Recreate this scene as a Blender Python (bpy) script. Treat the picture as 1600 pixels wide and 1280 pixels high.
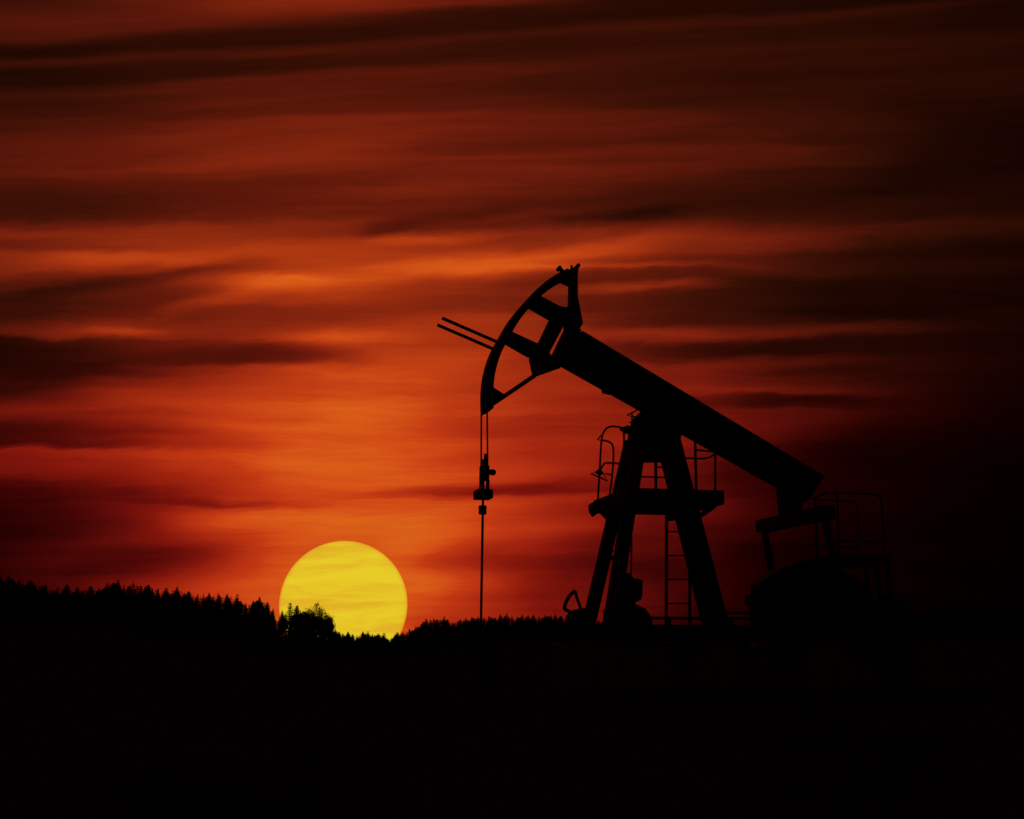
import bpy, bmesh, math, random
from mathutils import Vector, Matrix
random.seed(7)
for o in list(bpy.data.objects):
    bpy.data.objects.remove(o, do_unlink=True)
SC = bpy.context.scene
COL = SC.collection

# ------------------------------------------------------------------ camera
EYE = Vector((0.0, 0.0, 1.5))
F = 2000.0                                   # focal length for a 1600 px wide frame
TH = math.atan((1010 - 640) / F)             # upward tilt
CT, ST = math.cos(TH), math.sin(TH)
cam = bpy.data.cameras.new('camera')
cam.sensor_width = 36.0; cam.sensor_fit = 'HORIZONTAL'
cam.lens = 36.0 * F / 1600.0
cam.clip_start = 0.1; cam.clip_end = 30000
camo = bpy.data.objects.new('camera', cam); COL.objects.link(camo)
camo.location = EYE; camo.rotation_euler = (math.pi / 2 + TH, 0, 0)
SC.camera = camo
SC.view_settings.view_transform = 'Standard'
SC.view_settings.look = 'None'
SC.view_settings.exposure = 0.0
SC.view_settings.gamma = 1.0
SC.view_settings.use_curve_mapping = False
SC.cycles.max_bounces = 1


def ray(x, y):
    a, b = (x - 800) / F, (640 - y) / F
    return Vector((a, CT - b * ST, ST + b * CT))


def at(x, y, depth):
    d = ray(x, y)
    return EYE + d * (depth / d.y)


def interp(tab, x):
    if x <= tab[0][0]: return tab[0][1]
    for (x0, y0), (x1, y1) in zip(tab, tab[1:]):
        if x <= x1:
            return y0 + (y1 - y0) * (x - x0) / (x1 - x0)
    return tab[-1][1]


# ------------------------------------------------------------------ sky
def lin(c):
    def f(v):
        v /= 255.0
        return v / 12.92 if v <= 0.04045 else ((v + 0.055) / 1.055) ** 2.4
    return (f(c[0]), f(c[1]), f(c[2]), 1.0)


class NT:
    """tiny helper for node trees"""
    def __init__(self, tree):
        self.t = tree
    def n(self, kind, **kw):
        nd = self.t.nodes.new(kind)
        for k, v in kw.items():
            setattr(nd, k, v)
        return nd
    def put(self, sock, v):
        if hasattr(v, 'is_output') or isinstance(v, bpy.types.NodeSocket):
            self.t.links.new(v, sock)
        else:
            sock.default_value = v
    def m(self, op, a, b=0.0, c=0.0, clamp=False):
        nd = self.n('ShaderNodeMath', operation=op, use_clamp=clamp)
        self.put(nd.inputs[0], a); self.put(nd.inputs[1], b); self.put(nd.inputs[2], c)
        return nd.outputs[0]
    def rng(self, v, a, b, c=0.0, d=1.0, kind='SMOOTHSTEP'):
        nd = self.n('ShaderNodeMapRange', interpolation_type=kind, clamp=True)
        self.put(nd.inputs[0], v)
        for i, q in enumerate((a, b, c, d)):
            self.put(nd.inputs[1 + i], q)
        return nd.outputs[0]
    def v(self, op, a, b=None, c=None):
        nd = self.n('ShaderNodeVectorMath', operation=op)
        for k, q in enumerate((a, b, c)):
            if q is not None:
                self.put(nd.inputs[k], q)
        return nd.outputs['Value' if op == 'DOT_PRODUCT' else 'Vector']
    def sq(self, v):
        return self.m('MULTIPLY', v, v)
    def xyz(self, x, y, z=0.0):
        nd = self.n('ShaderNodeCombineXYZ')
        self.put(nd.inputs[0], x); self.put(nd.inputs[1], y); self.put(nd.inputs[2], z)
        return nd.outputs[0]
    def noise(self, vec, scale, detail=2.0, rough=0.5, dim='3D'):
        nd = self.n('ShaderNodeTexNoise', noise_dimensions=dim)
        self.put(nd.inputs['Vector'], vec)
        nd.inputs['Scale'].default_value = scale
        nd.inputs['Detail'].default_value = detail
        nd.inputs['Roughness'].default_value = rough
        return nd.outputs[0]
    def mix(self, f, a, b):
        return self.m('ADD', a, self.m('MULTIPLY', f, self.m('SUBTRACT', b, a)))
    def ramp(self, v, stops):
        nd = self.n('ShaderNodeValToRGB')
        e = nd.color_ramp.elements
        while len(e) > 1:
            e.remove(e[0])
        for i, (p, c) in enumerate(stops):
            q = e[0] if i == 0 else e.new(p)
            q.position = p; q.color = c
        self.put(nd.inputs[0], v)
        return nd.outputs[0]


def shear(x, y):
    # cloud streaks fan out: they rise to the right high up and lie level low down
    return y + 0.058 * x * max(0.0, 1 - max(y, 0) / 470.0)


# brightness of the cloud bands, by bearing, from high in the sky down to the horizon
BANDS = {
    -900: [(0, 42), (200, 46), (400, 50), (600, 34), (800, 22), (960, 18)],
    0: [(0, 50), (15, 62), (30, 70), (50, 75), (62, 70), (70, 50), (80, 30), (88, 28), (98, 55), (105, 38), (120, 30),
        (140, 33), (150, 50), (160, 45), (190, 55), (205, 65), (235, 80), (255, 85), (275, 90), (280, 75), (300, 60),
        (320, 55), (345, 65), (357, 95), (365, 120), (380, 95), (395, 130), (415, 125), (435, 110), (445, 70),
        (465, 65), (500, 60), (520, 85), (527, 45), (540, 35), (570, 35), (610, 45), (630, 80), (640, 100), (655, 90),
        (670, 50), (685, 50), (700, 70), (705, 125), (720, 110), (740, 105), (755, 60), (775, 45), (800, 35),
        (850, 28), (880, 30), (905, 30)],
    200: [(0, 85), (20, 90), (45, 80), (55, 65), (65, 45), (75, 36), (89, 60), (95, 45), (110, 40), (125, 45), (140, 75),
          (150, 65), (170, 70), (190, 85), (215, 100), (235, 105), (260, 105), (270, 95), (285, 80), (310, 68),
          (330, 72), (345, 110), (360, 140), (385, 135), (400, 165), (410, 160), (420, 135), (430, 110), (450, 95),
          (470, 85), (490, 90), (505, 110), (518, 150), (524, 130), (528, 85), (550, 70), (575, 65), (587, 80),
          (592, 110), (605, 130), (620, 150), (640, 150), (650, 130), (660, 140), (675, 115), (685, 140), (697, 115),
          (706, 160), (720, 150), (735, 140), (750, 130), (770, 105), (783, 80), (800, 85), (830, 70), (850, 95),
          (870, 80), (890, 90), (915, 120)],
    400: [(0, 120), (12, 118), (25, 95), (40, 75), (50, 45), (65, 38), (80, 72), (86, 75), (95, 45), (115, 45), (125, 80),
          (140, 80), (160, 85), (180, 90), (187, 115), (210, 115), (230, 120), (250, 130), (262, 120), (275, 105),
          (300, 90), (320, 95), (340, 110), (352, 135), (370, 150), (395, 170), (410, 165), (425, 165), (432, 190),
          (455, 180), (470, 170), (480, 140), (500, 125), (520, 120), (535, 115), (550, 100), (565, 110), (572, 160),
          (580, 195), (600, 190), (620, 190), (640, 210), (655, 200), (670, 215), (685, 205), (700, 205), (720, 210),
          (740, 200), (760, 195), (780, 190), (788, 165), (795, 190), (820, 215), (840, 210), (860, 195), (880, 205),
          (900, 205), (920, 215), (960, 212)],
    600: [(0, 125), (10, 120), (20, 75), (35, 50), (50, 43), (62, 50), (70, 75), (78, 60), (95, 55), (105, 70), (115, 85),
          (125, 75), (150, 80), (170, 80), (180, 110), (200, 120), (225, 120), (250, 115), (265, 105), (285, 105),
          (295, 115), (310, 105), (330, 105), (345, 105), (360, 110), (370, 140), (385, 165), (400, 165), (415, 185),
          (430, 180), (445, 165), (460, 145), (475, 140), (490, 140), (500, 150), (515, 185), (530, 195), (540, 175),
          (550, 185), (560, 195), (580, 200), (600, 200), (620, 205), (635, 215), (660, 215), (680, 207), (700, 212),
          (730, 217), (760, 212), (780, 208), (800, 214), (815, 220), (830, 218), (860, 212), (900, 212), (940, 207),
          (980, 210)],
    800: [(0, 80), (10, 55), (25, 38), (45, 45), (55, 62), (65, 45), (85, 50), (100, 60), (108, 80), (118, 70), (130, 62),
          (150, 65), (165, 75), (180, 90), (205, 100), (220, 95), (235, 85), (245, 110), (265, 105), (280, 115),
          (295, 115), (305, 95), (325, 85), (340, 100), (350, 95), (365, 120), (380, 130), (393, 165), (410, 190),
          (425, 180), (432, 140), (445, 115), (465, 110), (490, 130), (500, 170), (510, 150), (530, 150), (550, 170),
          (580, 160), (610, 165), (640, 175), (650, 150), (665, 145), (690, 180), (720, 185), (745, 185), (763, 125),
          (775, 175), (800, 190), (840, 185), (860, 178), (885, 142), (895, 158), (920, 136), (940, 126), (960, 135)],
    1000: [(0, 38), (25, 35), (42, 60), (50, 45), (75, 45), (92, 60), (105, 58), (130, 52), (155, 52), (175, 65),
           (195, 80), (208, 75), (220, 70), (233, 90), (245, 80), (255, 92), (270, 85), (280, 78), (295, 65),
           (315, 60), (330, 60), (340, 55), (352, 95), (365, 125), (375, 140), (390, 150), (400, 140), (410, 115),
           (420, 130), (425, 85), (440, 85), (447, 120), (455, 95), (470, 80), (490, 72), (510, 85), (525, 120),
           (535, 115), (545, 75), (560, 80), (570, 130), (590, 145), (610, 140), (625, 120), (640, 130), (670, 130),
           (700, 120), (730, 120), (760, 100), (780, 110), (800, 90), (830, 80), (870, 75), (900, 60), (940, 55),
           (970, 45)],
    1200: [(0, 30), (15, 32), (30, 47), (40, 38), (65, 40), (75, 50), (100, 48), (130, 45), (160, 52), (185, 58),
           (205, 70), (220, 62), (237, 78), (255, 72), (262, 58), (285, 50), (310, 42), (325, 45), (340, 60),
           (355, 75), (370, 100), (385, 95), (395, 70), (405, 60), (415, 75), (430, 70), (437, 48), (455, 45),
           (470, 42), (490, 38), (508, 50), (520, 75), (527, 60), (535, 40), (550, 45), (563, 80), (580, 80),
           (600, 90), (615, 105), (620, 60), (633, 60), (640, 85), (650, 90), (665, 75), (690, 60), (730, 47),
           (760, 37), (800, 30), (850, 24), (900, 19), (950, 15), (980, 13)],
    1400: [(0, 25), (15, 42), (25, 36), (45, 34), (65, 42), (80, 38), (110, 36), (140, 36), (170, 38), (190, 42),
           (210, 34), (240, 30), (265, 26), (290, 26), (320, 36), (335, 32), (355, 55), (370, 52), (380, 45),
           (395, 32), (405, 35), (420, 40), (430, 32), (445, 26), (470, 22), (490, 20), (508, 40), (520, 52),
           (530, 35), (550, 30), (565, 38), (580, 33), (590, 26), (605, 34), (620, 36), (640, 32), (660, 25),
           (690, 17), (730, 14), (780, 10), (830, 8), (880, 6), (920, 6), (960, 4)],
    1600: [(0, 27), (10, 24), (30, 24), (60, 36), (80, 30), (115, 34), (140, 33), (160, 28), (190, 20), (250, 18),
           (270, 20), (300, 28), (320, 25), (345, 36), (370, 30), (385, 20), (410, 24), (440, 18), (480, 18),
           (495, 28), (510, 20), (550, 20), (570, 20), (600, 16), (640, 13), (700, 7), (760, 4), (850, 3), (960, 1)],
    2500: [(0, 22), (300, 18), (600, 12), (800, 6), (960, 3)],
}
WISPS = [(450, 556, 95, 15, .02, -25), (520, 526, 100, 10, 0, 24), (680, 371, 80, 8, -.05, 34),
         (1000, 448, 125, 6, -.06, 27), (930, 418, 170, 6, -.01, 16), (1080, 523, 140, 8, .02, 24),
         (1110, 547, 150, 9, 0, -16), (1185, 627, 130, 7, -.02, -20), (1275, 577, 85, 7, -.03, -18),
         (215, 517, 48, 5, 0, 30), (340, 787, 95, 5, .03, -24), (720, 768, 120, 7, -.03, -26),
         (200, 402, 130, 9, 0, 18), (130, 700, 120, 5, .02, -14), (1330, 515, 120, 6, -.08, 14), (690, 905, 80, 70, 0, 22),
         (110, 562, 200, 30, 0, -8), (300, 566, 130, 20, -.03, -8), (100, 474, 150, 22, -.06, -14)]
RIBBONS = [([(225, 492, 0), (250, 482, 12), (300, 464, 34), (360, 448, 36), (430, 436, 32), (520, 427, 16), (620, 419, 14), (720, 412, 18),
             (820, 404, 24), (900, 395, 24), (980, 381, 22), (1060, 364, 20), (1130, 352, 12), (1200, 346, 0)], 19, 30),
           ([(0, 462, -10), (120, 448, -30), (240, 436, -38), (320, 420, -34), (390, 408, -20), (440, 402, 0)], 13, 22),
           ([(520, 372, 0), (580, 362, -22), (660, 350, -26), (740, 337, -22), (830, 326, -8), (880, 322, 0)], 22, 12),
           ([(820, 345, 0), (880, 352, -16), (950, 350, -22), (1010, 342, -20), (1080, 330, -14), (1150, 322, 0)], 18, 16)]
T0, T1 = -60.0, 1040.0


def sky_group():
    """direction -> (cloud-band brightness, colour of the sky, streak pattern)"""
    g = bpy.data.node_groups.new('sunset_sky', 'ShaderNodeTree')
    g.interface.new_socket('Direction', in_out='INPUT', socket_type='NodeSocketVector')
    g.interface.new_socket('Colour', in_out='OUTPUT', socket_type='NodeSocketColor')
    g.interface.new_socket('Streak', in_out='OUTPUT', socket_type='NodeSocketFloat')
    t = NT(g)
    gi, go = t.n('NodeGroupInput'), t.n('NodeGroupOutput')
    sep = t.n('ShaderNodeSeparateXYZ'); g.links.new(gi.outputs[0], sep.inputs[0])
    dx, dy, dz = sep.outputs
    dy = t.m('MAXIMUM', dy, 0.05)
    u = t.m('DIVIDE', dx, dy); w = t.m('DIVIDE', dz, dy)
    # distances along the sky, straight for straight streaks of a high cloud deck
    den = t.m('MAXIMUM', t.m('ADD', t.m('MULTIPLY', w, ST), CT), 0.05)
    X = t.m('ADD', t.m('MULTIPLY', t.m('DIVIDE', u, den), F), 800)
    Y = t.m('SUBTRACT', 640, t.m('MULTIPLY', t.m('DIVIDE', t.m('SUBTRACT', t.m('MULTIPLY', w, CT), ST), den), F))
    # wind-warp
    wv = t.xyz(t.m('DIVIDE', X, 420), t.m('DIVIDE', Y, 110), 3.7)
    n1 = t.m('SUBTRACT', t.noise(wv, 1.0, 2.0, 0.55, '2D'), 0.5)
    wv2 = t.xyz(t.m('DIVIDE', X, 300), t.m('DIVIDE', Y, 70), 11.3)
    n2 = t.m('SUBTRACT', t.noise(wv2, 1.0, 1.0, 0.5, '2D'), 0.5)
    n3 = t.m('SUBTRACT', t.noise(t.xyz(t.m('ADD', t.m('DIVIDE', X, 95), t.m('DIVIDE', Y, 60)), t.m('DIVIDE', Y, 26)), 1.0, 3.0, 0.6, '2D'), 0.5)
    damp = t.rng(Y, 120, 300, 0.35, 1.0)
    Yw = t.m('ADD', Y, t.m('MULTIPLY', t.m('ADD', t.m('MULTIPLY', n1, 26), t.m('MULTIPLY', n3, 16)), damp))
    Xw = t.m('ADD', X, t.m('MULTIPLY', n2, 210))
    Yw2 = t.m('ADD', Y, t.m('ADD', t.m('MULTIPLY', n1, 14), t.m('MULTIPLY', n3, 15)))
    Xw2 = t.m('ADD', X, t.m('MULTIPLY', n2, 160))
    k = t.m('SUBTRACT', 1.0, t.m('DIVIDE', t.m('MAXIMUM', Yw, 0), 470.0), clamp=True)
    Ys = t.m('ADD', Yw, t.m('MULTIPLY', t.m('MULTIPLY', t.m('MINIMUM', t.m('MAXIMUM', Xw, -400), 2000), 0.058), k))
    tt = t.rng(Ys, T0, T1, 0, 1, 'LINEAR')
    Xc = t.m('MINIMUM', t.m('MAXIMUM', Xw, -300.0), 1900.0)
    val = None
    ttv = t.xyz(tt, tt, tt); xv = t.xyz(Xc, Xc, Xc)
    cols = list(range(-400, 2401, 200))
    for c3 in (cols[i:i + 3] for i in range(0, len(cols), 3)):          # three bearings at a time
        fc = t.n('ShaderNodeRGBCurve')
        mp = fc.mapping; mp.use_clip = False
        for ch, cx in enumerate(c3):
            cv = mp.curves[ch]
            if cx in BANDS:
                tab = BANDS[cx]
            else:                                    # beyond the picture the bands die away evenly
                e, f_ = (0, -900) if cx < 0 else (1600, 2500)
                q = min(abs(cx - e) / abs(f_ - e) * 1.4, 1.0)
                tab = [(y, v * (1 - q) + interp(BANDS[f_], y) * q) for y, v in BANDS[e]]
            pts = [((shear(min(max(cx, -400), 2000), y) - T0) / (T1 - T0), v / 255.0) for y, v in tab]
            pts = [(0.0, pts[0][1])] + pts + [(1.0, pts[-1][1])]
            cv.points[0].location = pts[0]; cv.points[-1].location = pts[-1]
            for p in pts[1:-1]:
                cv.points.new(*p)
            for p in cv.points:
                p.handle_type = 'AUTO_CLAMPED'
        mp.update()
        t.put(fc.inputs['Color'], ttv)
        a = t.v('ABSOLUTE', t.v('MULTIPLY_ADD', xv, (1 / 200.0,) * 3, tuple(-c / 200.0 for c in c3)))
        w1 = t.v('MAXIMUM', t.v('SUBTRACT', (1.5,) * 3, a), (0.0,) * 3)
        w2 = t.v('MAXIMUM', t.v('SUBTRACT', (0.5,) * 3, a), (0.0,) * 3)
        d1 = t.v('DOT_PRODUCT', fc.outputs[0], t.v('MULTIPLY', w1, w1))
        d2 = t.v('DOT_PRODUCT', fc.outputs[0], t.v('MULTIPLY', w2, w2))
        v = t.m('SUBTRACT', t.m('MULTIPLY', d1, 0.5), t.m('MULTIPLY', d2, 1.5))
        val = v if val is None else t.m('ADD', val, v)
    # single wisps and rifts that stand out: centre, half length, half thickness, slope, strength
    xv2 = t.xyz(Xw2, Xw2, Xw2); yv2 = t.xyz(Yw2, Yw2, Yw2)
    for i in range(0, len(WISPS), 3):
        W = WISPS[i:i + 3]; W = W + [(0, 0, 1, 1, 0, 0)] * (3 - len(W))
        cx, cy, la, lb, sl_, am = (tuple(float(q) for q in z) for z in zip(*W))
        dx_ = t.v('SUBTRACT', xv2, cx)
        dy_ = t.v('SUBTRACT', t.v('SUBTRACT', yv2, cy), t.v('MULTIPLY', dx_, sl_))
        dx_ = t.v('MULTIPLY', dx_, tuple(1 / (1.9 * q) for q in la)); dy_ = t.v('MULTIPLY', dy_, tuple(1 / (1.9 * q) for q in lb))
        q = t.v('MULTIPLY_ADD', dx_, dx_, t.v('MULTIPLY', dy_, dy_))
        e = t.v('MAXIMUM', t.v('SUBTRACT', (1.0,) * 3, q), (0.0,) * 3)
        val = t.m('ADD', val, t.v('DOT_PRODUCT', t.v('MULTIPLY', e, e), tuple(q / 255.0 for q in am)))
    # long curved ribbons of cloud: (bearing, height, strength) along each, and half thickness above and below
    for rib, hu, hd in RIBBONS:
        fx = t.rng(Xw2, 0, 1600, 0, 1, 'LINEAR')
        out = []
        for col, sc_ in ((1, 1000.0), (2, 100.0)):
            fc = t.n('ShaderNodeFloatCurve'); mp = fc.mapping; mp.use_clip = False; cv = mp.curves[0]
            P = [(p[0] / 1600.0, p[col] / sc_) for p in rib]
            P = [(0.0, P[0][1])] + P + [(1.0, P[-1][1])]
            cv.points[0].location = P[0]; cv.points[-1].location = P[-1]
            for p in P[1:-1]:
                cv.points.new(*p)
            for p in cv.points:
                p.handle_type = 'AUTO_CLAMPED'
            mp.update(); t.put(fc.inputs['Value'], fx); out.append(fc.outputs[0])
        d = t.m('SUBTRACT', Yw2, t.m('MULTIPLY', out[0], 1000.0))
        d = t.m('ADD', t.m('DIVIDE', t.m('MAXIMUM', d, 0.0), hd), t.m('DIVIDE', t.m('MINIMUM', d, 0.0), hu))
        e = t.sq(t.m('SUBTRACT', 1.0, t.sq(d), clamp=True))
        val = t.m('ADD', val, t.m('MULTIPLY', t.m('MULTIPLY', e, out[1]), 100.0 / 255.0))
    val = t.m('MAXIMUM', val, 0.0)
    # fine drawn-out streaks in the cloud
    s1 = t.noise(t.xyz(t.m('DIVIDE', Xw, 330), t.m('DIVIDE', Ys, 15), 0.3), 1.0, 3.0, 0.52, '2D')
    s2 = t.noise(t.xyz(t.m('DIVIDE', Xw, 120), t.m('DIVIDE', Ys, 5.5), 5.1), 1.0, 1.0, 0.5, '2D')
    amp = t.rng(val, 0.25, 0.72, 0.38, 0.06)
    mul = t.m('ADD', 1.0, t.m('MULTIPLY', t.m('SUBTRACT', s1, 0.5), amp))
    mul = t.m('MULTIPLY', mul, t.m('ADD', 1.0, t.m('MULTIPLY', t.m('SUBTRACT', s2, 0.5), 0.06)))
    val = t.m('MULTIPLY', val, mul, clamp=True)
    hi = [(0, (0, 0, 0)), (18, (20, 3, 1)), (32, (34, 9, 2)), (60, (62, 17, 6)), (100, (100, 26, 11)), (130, (130, 37, 14)),
          (160, (160, 49, 16)), (190, (192, 67, 19)), (210, (214, 88, 23)), (235, (226, 112, 28))]
    lo = [(0, (0, 0, 0)), (18, (20, 0, 0)), (32, (34, 1, 0)), (60, (62, 5, 4)), (100, (102, 14, 9)), (130, (132, 22, 11)),
          (160, (162, 37, 15)), (190, (193, 56, 19)), (208, (212, 81, 23)), (220, (218, 98, 24)), (240, (224, 116, 30))]
    ch = t.ramp(val, [(p / 255.0, lin(c)) for p, c in hi])
    cl = t.ramp(val, [(p / 255.0, lin(c)) for p, c in lo])
    mx = t.n('ShaderNodeMix', data_type='RGBA')
    t.put(mx.inputs[0], t.rng(Y, 420, 760)); t.put(mx.inputs[6], ch); t.put(mx.inputs[7], cl)
    g.links.new(mx.outputs[2], go.inputs[0])
    s4 = t.noise(t.xyz(t.m('ADD', t.m('DIVIDE', Xw, 170), t.m('DIVIDE', Y, 50)), t.m('DIVIDE', Yw, 19)), 1.0, 3.0, 0.55, '2D')
    g.links.new(s4, go.inputs[1])
    return g


SKY = sky_group()
world = bpy.data.worlds.new('World'); SC.world = world
world.use_nodes = True
wt = world.node_tree
world.cycles.sampling_method = 'MANUAL'; world.cycles.sample_map_resolution = 256
for nd in list(wt.nodes):
    wt.nodes.remove(nd)
t = NT(wt)
tc = t.n('ShaderNodeTexCoord'); grp = t.n('ShaderNodeGroup', node_tree=SKY)
bg = t.n('ShaderNodeBackground'); wo = t.n('ShaderNodeOutputWorld')
wt.links.new(tc.outputs['Generated'], grp.inputs[0])
wt.links.new(grp.outputs[0], bg.inputs['Color']); bg.inputs['Strength'].default_value = 1.0
wt.links.new(bg.outputs[0], wo.inputs['Surface'])

SUN_C = at(537, 945, 9000.0)
sl = bpy.data.lights.new('sun_lamp', 'SUN')
sl.energy = 0.05; sl.angle = math.radians(12); sl.color = (1.0, 0.45, 0.12)
slo = bpy.data.objects.new('sun_lamp', sl); COL.objects.link(slo)
slo.rotation_euler = (SUN_C - EYE).to_track_quat('Z', 'Y').to_euler()


# ------------------------------------------------------------------ materials
def mat(name, c0, c1, scale, rough=0.8, spec=0.1, metal=0.0, bump=0.0):
    m = bpy.data.materials.new(name); m.use_nodes = True
    b = m.node_tree.nodes['Principled BSDF']
    t = NT(m.node_tree)
    tc = t.n('ShaderNodeTexCoord')
    nz = t.noise(tc.outputs['Object'], scale, 5.0, 0.6)
    col = t.ramp(nz, [(0.3, (*c0, 1)), (0.7, (*c1, 1))])
    m.node_tree.links.new(col, b.inputs['Base Color'])
    b.inputs['Roughness'].default_value = rough
    b.inputs['Specular IOR Level'].default_value = spec
    b.inputs['Metallic'].default_value = metal
    if bump:
        bp = t.n('ShaderNodeBump'); bp.inputs['Strength'].default_value = bump
        m.node_tree.links.new(nz, bp.inputs['Height']); m.node_tree.links.new(bp.outputs[0], b.inputs['Normal'])
    return m


M_STEEL = mat('painted_steel', (0.02, 0.021, 0.022), (0.035, 0.032, 0.03), 6.0, 0.7, 0.12)
M_RUST = mat('rusty_steel', (0.025, 0.015, 0.01), (0.05, 0.028, 0.016), 9.0, 0.85, 0.08)
M_CABLE = mat('wire_rope', (0.02, 0.02, 0.02), (0.03, 0.03, 0.03), 40.0, 0.7, 0.12)
M_CONC = mat('concrete', (0.06, 0.057, 0.053), (0.1, 0.095, 0.09), 5.0, 0.95, 0.05, bump=0.2)
M_SOIL = mat('soil_and_grass', (0.014, 0.013, 0.009), (0.025, 0.026, 0.013), 0.6, 1.0, 0.0, bump=0.3)
M_BARK = mat('bark', (0.03, 0.022, 0.016), (0.05, 0.04, 0.03), 8.0, 0.95, 0.0)
M_NEEDLE = mat('spruce_needles', (0.018, 0.03, 0.014), (0.03, 0.045, 0.02), 2.0, 0.9, 0.0)
M_LEAF = mat('leaves', (0.03, 0.04, 0.015), (0.045, 0.055, 0.02), 2.0, 0.9, 0.0)

m = bpy.data.materials.new('sun_surface'); m.use_nodes = True
for nd in list(m.node_tree.nodes):
    m.node_tree.nodes.remove(nd)
t = NT(m.node_tree)
geo = t.n('ShaderNodeNewGeometry')
sub = t.n('ShaderNodeVectorMath', operation='SUBTRACT'); m.node_tree.links.new(geo.outputs['Position'], sub.inputs[0])
sub.inputs[1].default_value = EYE
nrm = t.n('ShaderNodeVectorMath', operation='NORMALIZE'); m.node_tree.links.new(sub.outputs[0], nrm.inputs[0])
grp = t.n('ShaderNodeGroup', node_tree=SKY); m.node_tree.links.new(nrm.outputs[0], grp.inputs[0])
col = t.ramp(grp.outputs[1], [(0.34, lin((226, 178, 37))), (0.50, lin((230, 195, 38))), (0.64, lin((232, 203, 40)))])
# the disc reddens towards its limb, as the low sun does through the air
dt = t.n('ShaderNodeVectorMath', operation='DOT_PRODUCT')
m.node_tree.links.new(geo.outputs['Normal'], dt.inputs[0]); dt.inputs[1].default_value = (EYE - SUN_C).normalized()
lm = t.n('ShaderNodeMix', data_type='RGBA')
t.put(lm.inputs[0], t.rng(dt.outputs['Value'], 0.0, 0.42)); lm.inputs[6].default_value = lin((223, 140, 32)); t.put(lm.inputs[7], col)
col = lm.outputs[2]
em = t.n('ShaderNodeEmission'); mo = t.n('ShaderNodeOutputMaterial')
m.node_tree.links.new(col, em.inputs['Color']); em.inputs['Strength'].default_value = 1.0
m.node_tree.links.new(em.outputs[0], mo.inputs['Surface'])
M_SUN = m


# ------------------------------------------------------------------ helpers
def link(name, me, material, parent=None, loc=None):
    o = bpy.data.objects.new(name, me); COL.objects.link(o)
    if material and not me.materials:
        me.materials.append(material)
    if parent is not None:
        o.parent = parent
    if loc is not None:
        o.location = loc
    return o


def tag(o, label, cat=None, group=None, kind=None):
    if label: o['label'] = label
    if cat: o['category'] = cat
    if group: o['group'] = group
    if kind: o['kind'] = kind
    return o


def empty(name, loc, rz=0.0):
    o = bpy.data.objects.new(name, None); COL.objects.link(o)
    o.location = loc; o.rotation_euler = (0, 0, rz); o.empty_display_size = 0.3
    return o


def mesh_from(name, verts, faces, smooth=False):
    me = bpy.data.meshes.new(name)
    me.from_pydata([tuple(v) for v in verts], [], faces)
    me.update()
    if smooth:
        for p in me.polygons:
            p.use_smooth = True
    return me


def bm_mesh(name, bm, bevel=0.0):
    bmesh.ops.recalc_face_normals(bm, faces=bm.faces)
    if bevel:
        es = [e for e in bm.edges if len(e.link_faces) == 2 and e.calc_face_angle(0) > 0.6]
        bmesh.ops.bevel(bm, geom=es, offset=bevel, segments=1, affect='EDGES', clamp_overlap=True)
    me = bpy.data.meshes.new(name); bm.to_mesh(me); bm.free()
    return me


def prism_bm(bm, pts, v0, v1):
    """pts: (u,z) outline, extruded across v0..v1"""
    a = [bm.verts.new((u, v0, z)) for u, z in pts]
    b = [bm.verts.new((u, v1, z)) for u, z in pts]
    n = len(pts)
    bm.faces.new(a); bm.faces.new(b[::-1])
    for i in range(n):
        j = (i + 1) % n
        bm.faces.new((a[i], b[i], b[j], a[j]))


def beam_bm(bm, p, q, w, h, side=Vector((0, 1, 0))):
    """rectangular bar from p to q, w along `side`, h across"""
    p, q = Vector(p), Vector(q)
    d = (q - p).normalized()
    s = (side - d * side.dot(d))
    if s.length < 1e-4:
        s = Vector((1, 0, 0))
    s.normalize(); k = d.cross(s)
    vs = []
    for c in (p, q):
        for a, b in ((-1, -1), (1, -1), (1, 1), (-1, 1)):
            vs.append(bm.verts.new(c + s * (a * w / 2) + k * (b * h / 2)))
    for f in ((0, 1, 2, 3), (7, 6, 5, 4), (0, 4, 5, 1), (1, 5, 6, 2), (2, 6, 7, 3), (3, 7, 4, 0)):
        bm.faces.new([vs[i] for i in f])


def tube_bm(bm, pts, r, seg=8, closed=False):
    pts = [Vector(p) for p in pts]
    n = len(pts); rings = []
    for i, p in enumerate(pts):
        if closed:
            d = pts[(i + 1) % n] - pts[i - 1]
        else:
            d = (pts[min(i + 1, n - 1)] - pts[max(i - 1, 0)])
        d.normalize()
        s = d.cross(Vector((0.13, 0.97, 0.21))).normalized(); k = d.cross(s)
        rr = r[i] if isinstance(r, (list, tuple)) else r
        rings.append([bm.verts.new(p + (s * math.cos(2 * math.pi * j / seg) + k * math.sin(2 * math.pi * j / seg)) * rr)
                      for j in range(seg)])
    for i in range(n if closed else n - 1):
        A, B = rings[i], rings[(i + 1) % n]
        for j in range(seg):
            bm.faces.new((A[j], A[(j + 1) % seg], B[(j + 1) % seg], B[j]))
    if not closed:
        bm.faces.new(rings[0][::-1]); bm.faces.new(rings[-1])


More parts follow.
